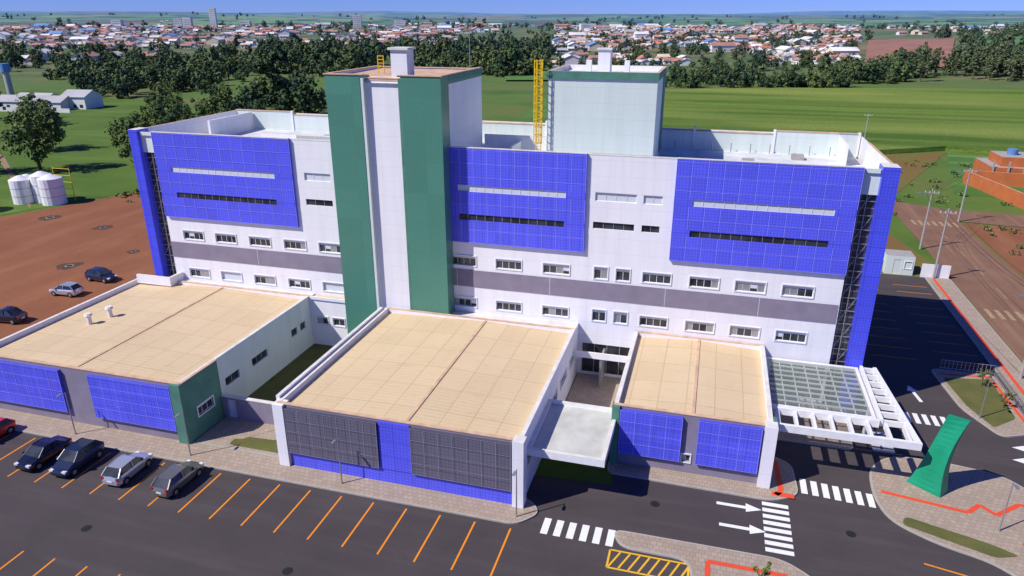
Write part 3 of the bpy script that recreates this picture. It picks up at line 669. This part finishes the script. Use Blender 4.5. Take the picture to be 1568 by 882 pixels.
for (x,y,s) in ((-133,140,1.25),(-128,146,1.05),(-118,137,1.2),(-112,141,1.1),(-107,136,.9),(-150,128,1.2),(-160,122,1.1),(-150,165,1.2),(-135,175,1.3),(-120,172,1.1),(-108,163,1.0),(-96,160,.9),(-88,168,1.1),(-142,156,1.0),(-172,150,1.2),(-120,160,1.2),(-178,205,1.0),(-190,215,1.1),(-205,150,.9),(-165,195,1.0),(-215,190,.7)):
    put(R.choice(near_t),x,y,s,'tree')
for (px_,py_,s) in ((-5,158,.6),(-1,160,.5),(3,165,.55),(-55,150,.8),(-64,160,.9),(-52,158,.7)): put(R.choice(near_t),px_-14,py_+20,s,'tree')
tb=empty('distant_trees')
def belt(n,x0,x1,y0,y1,mes,s0,s1,cond=None,par=tb,sz=None):
    for _ in range(n):
        Y=math.sqrt(R.uniform(y0*y0,y1*y1)); X=R.uniform(x0,x1)*Y
        if cond and not cond(X,Y): continue
        if .46<X/Y<.60 and 460<Y<770: continue
        x,y=cw(X,Y); put(R.choice(mes),x,y,R.uniform(s0,s1),'tree_crown',par,sz)
def cl(th): return lambda X,Y: mn.noise(Vector((X/80,Y/80,2.2)))>th and not(-230<X<-120 and 255<Y<310)
def cl2(th): return lambda X,Y: mn.noise(Vector((X/50,Y/50,6.2)))>th
belt(300,-.80,-.27,235,420,far_t,.6,1.3,cl(.0))
belt(330,-.80,-.22,400,640,far_t,.5,1.15,cl2(-.02))
belt(420,-.34,.05,430,640,far_t,.9,1.5,cl(-.25))
belt(70,.07,.46,362,388,far_t,.35,.75); belt(30,.30,.45,352,372,far_t,.6,1.0); belt(150,.05,.46,400,500,far_t,.4,.95,cl2(-.05))
belt(110,.52,.80,390,470,euc_t,.6,.95); belt(50,.42,.56,385,440,far_t,.6,1.1); belt(80,.5,.8,440,540,far_t,.9,1.5)
belt(850,-.8,.8,600,1250,far_t,.3,.85,cl2(-.15))
belt(520,.04,.48,480,900,far_t,.35,.75,cl2(-.2))
belt(200,.55,.85,540,1000,far_t,.7,1.2,cl(-.1))
belt(260,-.85,.85,1230,1450,far_t,.7,1.2,cl2(0))
belt(520,-.85,.85,1450,3800,far_t,.9,1.5,lambda X,Y: mn.noise(Vector((X/200,Y/200,5.2)))>.2)
# ---------------------------------------------------------------- town
b=MB()
def house(x,y,w,d,h,ang,wm,rm,flat=False):
    z=H(x,y)-.3; c,s_=math.cos(ang),math.sin(ang)
    def T(p,q,zz): return (x+p*c-q*s_,y+p*s_+q*c,z+zz)
    P=[(-w/2,-d/2),(w/2,-d/2),(w/2,d/2),(-w/2,d/2)]
    for i in range(4):
        a_,b_=P[i],P[(i+1)%4]; b.face([T(*a_,0),T(*b_,0),T(*b_,h),T(*a_,h)],wm)
    for sg in (-1,1):
        for q in (-.3,.05,.32):
            u=q*w; yy=sg*(d/2+.03); pts=[T(u-.7,yy,.9),T(u+.7,yy,.9),T(u+.7,yy,2.1),T(u-.7,yy,2.1)]; b.face(pts if sg<0 else pts[::-1],'glass_dark')
    if flat:
        b.face([T(*p,h) for p in P],rm)
        if h>9:
            for sg in (-1,1):
                k=3.2
                while k<h-1:
                    yy=sg*(d/2+.05); pts=[T(-w*.42,yy,k),T(w*.42,yy,k),T(w*.42,yy,k+1.2),T(-w*.42,yy,k+1.2)]; b.face(pts if sg<0 else pts[::-1],'h_grey'); k+=3
    else:
        rh=h+d*.22; e=.5
        b.face([T(-w/2-e,-d/2-e,h-.1),T(w/2+e,-d/2-e,h-.1),T(w/2+e,0,rh),T(-w/2-e,0,rh)],rm); b.face([T(w/2+e,d/2+e,h-.1),T(-w/2-e,d/2+e,h-.1),T(-w/2-e,0,rh),T(w/2+e,0,rh)],rm)
        b.face([T(-w/2,-d/2,h),T(-w/2,0,rh),T(-w/2,d/2,h)],wm); b.face([T(w/2,-d/2,h),T(w/2,d/2,h),T(w/2,0,rh)],wm)
def town(n,x0,x1,y0,y1,th=-.15):
    for _ in range(n):
        Y=math.sqrt(R.uniform(y0*y0,y1*y1)); X=R.uniform(x0,x1)*Y
        if mn.noise(Vector((X/90,Y/90,9.2)))<th or (.46<X/Y<.60 and 460<Y<770): continue
        x,y=cw(X,Y); sbig=R.random()<.03
        w=R.uniform(5.5,10)*(2.2 if sbig else 1); d=R.uniform(5,8)*(1.6 if sbig else 1)
        house(x,y,w,d,R.uniform(2.6,3.6)*(1.6 if sbig else 1),.35+R.choice((0,1.57))+R.uniform(-.06,.06),R.choice(('h_white','h_white','h_white','h_cream')),R.choice(('h_roof','h_roof','h_roof2','h_roof2','h_grey','h_cream','h_white')) if not sbig else R.choice(('h_grey','h_white','h_roof2','h_white','h_blue')))
town(1800,.06,.46,500,1250,-.12); town(1700,-.8,-.02,650,1300,-.15); town(60,-.78,-.45,480,650,.05); town(260,.5,.8,850,1350,0); town(160,-.6,.1,1350,2200,.1)
b.obj('distant_town')
b=MB()
for (X,Y,w,h) in ((-465,1180,9,30),(-235,1150,12,18),(-480,1120,12,16),(-520,1180,12,15),(-170,1150,16,11),(110,1100,22,10),(-430,1220,16,12),(-600,1150,14,12)):
    x,y=cw(X,Y); house(x,y,w,w*.8,h,.35,'h_white','h_grey',True)
b.obj('apartment_tower')
b=MB()
for (x,y,w,d,h) in ((-253,221,28,9,3.4),(-238,228,10,10,5),(-262,230,14,9,3.2),(-247,212,34,.4,1.8)): house(x,y,w,d,h,.12,'h_white','h_grey' if d>1 else 'h_white',d<1)
b.obj('white_house')
b=MB(); x,y=cw(-218,318); b.tube((x,y,0),(x,y,11),1.3,1.3,'h_grey',14); b.tube((x,y,11),(x,y,14.5),2.0,2.0,'h_blue',14); b.obj('water_tower')
b=MB(); x,y=cw(-400,500); N=24
for j in range(8):
    for i in range(N):
        def D(i,j):
            t=2*math.pi*i/N; p=j/8*math.pi/2; return (x+44*math.cos(t)*math.cos(p),y+44*math.sin(t)*math.cos(p),5+13*math.sin(p)+H(x,y))
        b.face([D(i,j),D(i+1,j),D(i+1,j+1),D(i,j+1)],'h_cream')
b.tube((x,y,0),(x,y,6),44,44,'h_white',24,False); b.obj('domed_arena')
b=MB()
for (x,y,r,h) in ((-127,103.5,1.9,4.6),(-124,105.5,1.9,5.2),(-120.8,104.5,2.1,5.0),(-129.5,107,1.8,4)):
    b.tube((x,y,0),(x,y,h),r,r,'white_paint',18); b.tube((x,y,h),(x,y,h+.7),r,.4,'white_paint',18)
    for zz in (h*.33,h*.66): b.tube((x,y,zz),(x,y,zz+.08),r+.03,r+.03,'concrete',18)
b.tube((-129,96,0),(-129,96,2.8),2.6,2.6,'white_paint',18); b.tube((-129,96,2.8),(-129,96,3.3),2.6,.5,'white_paint',18)
for x in (-123,-119): b.tube((x,107.5,0),(x,107.5,6.5),.07,.07,'yellow_metal',6)
for k in range(5): b.tube((-123,107.5,1.3*k+1),(-119,107.5,1.3*k+1),.05,.05,'yellow_metal',6)
b.obj('storage_tank')
b=MB()
def brw(p,q,h,ops=[]):
    p=Vector(p);q=Vector(q);d=(q-p).normalized(); b.wall(p,d,(q-p).length,0,h,ops,'brick_orange',rev=.3)
    n=Vector((-d.y,d.x))*.3; b.wall(q+n,-d,(q-p).length,0,h,[],'brick_orange',rev=.3); b.flat([tuple(p),tuple(q),tuple(q+n),tuple(p+n)],h+.01,'coping')
brw((58,146),(77,143),2.6); brw((53,172),(58,146),2.7); brw((53,172.4),(74,169),2.8)
b.box(58,74,172.5,184,0,3.6,'brick_orange',top='concrete'); b.box(60,67,174,182,3.6,5.6,'brick_orange',top='concrete')
b.wall((58,172.4),(1,0),16,0,3.5,[(2,5,1,2.6,'slit'),(8,10,0,2.6,'slit'),(12,15,1,2.6,'slit')],'brick_orange'); b.tube((63,178,5.6),(63,178,6.8),1.0,1.1,'h_blue',14)
for k in range(6): b.box(58+k*2.9,58.3+k*2.9,172.1,172.38,0,5.0,'concrete')
b.obj('brick_building')
b=MB(); b.box(25,28.6,104.5,107.5,0,2.7,'wall_greenish',top='concrete'); b.box(19,24,105,108,0,2.8,'wall_greenish',top='concrete'); b.box(29.5,33,104,104.2,0,2.0,'wall_white',top='coping_white'); b.wall((25,104.45),(1,0),3.6,0,2.69,[(1,2,0.1,2.2,'door'),(2.4,3.3,1,2,'win')],'wall_greenish'); b.obj('gatehouse')
def pole(x,y,h,lamp=True,conc=True,ang=math.pi):
    m=MB(); mt='concrete' if conc else 'steel'
    m.tube((0,0,0),(0,0,h),.17 if conc else .06,.10 if conc else .035,mt,8)
    if conc:
        m.box(-1,1,-.06,.06,h-.7,h-.55,mt)
        for q in (-.9,-.3,.3,.9): m.tube((q,0,h-.55),(q,0,h-.3),.05,.04,'frame_white',6)
        if lamp: m.tube((0,0,h-1.5),(1.6,0,h-.7),.04,.04,'steel',6); m.box(1.4,2.1,-.13,.13,h-.78,h-.64,'steel')
    else:
        m.tube((0,0,h-.05),(.45,0,h+.05),.03,.03,'steel',6); m.box(.35,.8,-.1,.1,h+.02,h+.1,'steel'); m.tube((0,0,0),(0,0,.25),.11,.09,'steel',8)
    o=m.obj('street_lamp' if lamp else 'utility_pole'); o.location=(x,y,.05); o.rotation_euler=(0,0,ang)
PL=[(42.9,137,9.5,True),(32.6,118,9.5,True),(31,103.5,10,False),(31.8,74,9.5,True)]
for (x,y,h,l_) in PL: pole(x,y,h,l_)
pole(40,215,9,False)
b=MB()
for i in range(len(PL)-1):
    for off in (-.9,-.3,.9):
        p=Vector((PL[i][0]+off,PL[i][1],PL[i][2]-.25)); q=Vector((PL[i+1][0]+off,PL[i+1][1],PL[i+1][2]-.25)); prev=p
        for k in range(1,9):
            t=k/8; c=p.lerp(q,t); c.z-=1.0*4*t*(1-t)*.7; b.tube(prev,c,.02,.02,'black',3,False); prev=c
b.obj('power_lines')
for (x,y) in ((-50.5,40.4),(-38.8,40.4),(-25,40.4),(-11,40.3),(22,48),(25.5,64.5),(26,44)): pole(x,y,4.2,True,False,-hp)
sap=treemesh('sapling',2.2,.6,.7,8,26,.1,['leaf_b','leaf_a'],77,.04)
for (x,y) in ((5.6,37.6),(23.5,46.2),(27.5,71),(28.2,67)): put(sap,x,y,1,'sapling')
b=MB()
for p,q in (((24.6,74),(29.4,74)),((29.4,74),(29.4,64))):
    p=Vector(p);q=Vector(q);n=int((q-p).length/.35)
    for i in range(n+1):
        c=p.lerp(q,i/n); b.box(c.x-.02,c.x+.02,c.y-.02,c.y+.02,.2,1.3,'steel')
    for zz in (.4,1.25): b.tube((*p,zz),(*q,zz),.03,.03,'steel',5)
b.obj('metal_fence')
b=MB(); rr=random.Random(5)
for _ in range(260):
    k=rr.random()
    if k<.5: x,y=rr.uniform(-113,-60),rr.uniform(109,122)
    elif k<.75: x,y=rr.uniform(20,60),rr.uniform(126,205)
    else: x,y=rr.uniform(45,95),rr.uniform(60,135)
    if 33<x<44 and y<150: continue
    s_=rr.uniform(.3,1.0)
    for _ in range(14):
        p=Vector((x+rr.gauss(0,.5)*s_,y+rr.gauss(0,.5)*s_,rr.uniform(.1,.9)*s_)); u=Vector((rr.gauss(0,1),rr.gauss(0,1),rr.gauss(0,1))).normalized()*.35*s_; w_=u.orthogonal().normalized()*.25*s_
        b.face([p-u,p-w_,p+u,p+w_],rr.choice(('leaf_a','leaf_b','leaf_c')))
b.obj('shrubs')
# ---------------------------------------------------------------- light
d=Vector((.73,.60,-1)).normalized()
L=bpy.data.lights.new('sun','SUN'); L.energy=5.0; L.angle=math.radians(.5); L.color=(1,.955,.88)
lo=bpy.data.objects.new('sun',L); bpy.context.collection.objects.link(lo); lo.rotation_euler=d.to_track_quat('-Z','Y').to_euler(); lo.location=(0,0,100)
w=bpy.data.worlds.new('World'); scene.world=w; w.use_nodes=True; nt=w.node_tree; bg=nt.nodes['Background']
sk=nt.nodes.new('ShaderNodeTexSky'); sk.sky_type='NISHITA'; sk.sun_disc=False; sk.sun_elevation=math.asin(-d.z); sk.sun_rotation=math.atan2(-d.x,-d.y)%(2*math.pi)
sk.ozone_density=4; sk.dust_density=0; sk.air_density=.8
mx=nt.nodes.new('ShaderNodeMix'); mx.data_type='RGBA'; mx.blend_type='MULTIPLY'; mx.inputs[0].default_value=1
mx.inputs[7].default_value=(.34,.50,1.3,1)
nt.links.new(sk.outputs[0],mx.inputs[6]); nt.links.new(mx.outputs[2],bg.inputs[0]); bg.inputs[1].default_value=.10
cam=bpy.data.cameras.new('camera'); co=bpy.data.objects.new('camera',cam); bpy.context.collection.objects.link(co)
cam.sensor_width=36; cam.lens=1085/1568*36; cam.clip_start=.5; cam.clip_end=40000
co.location=(0,0,34); co.rotation_euler=(math.radians(68.9),0,PH); scene.camera=co
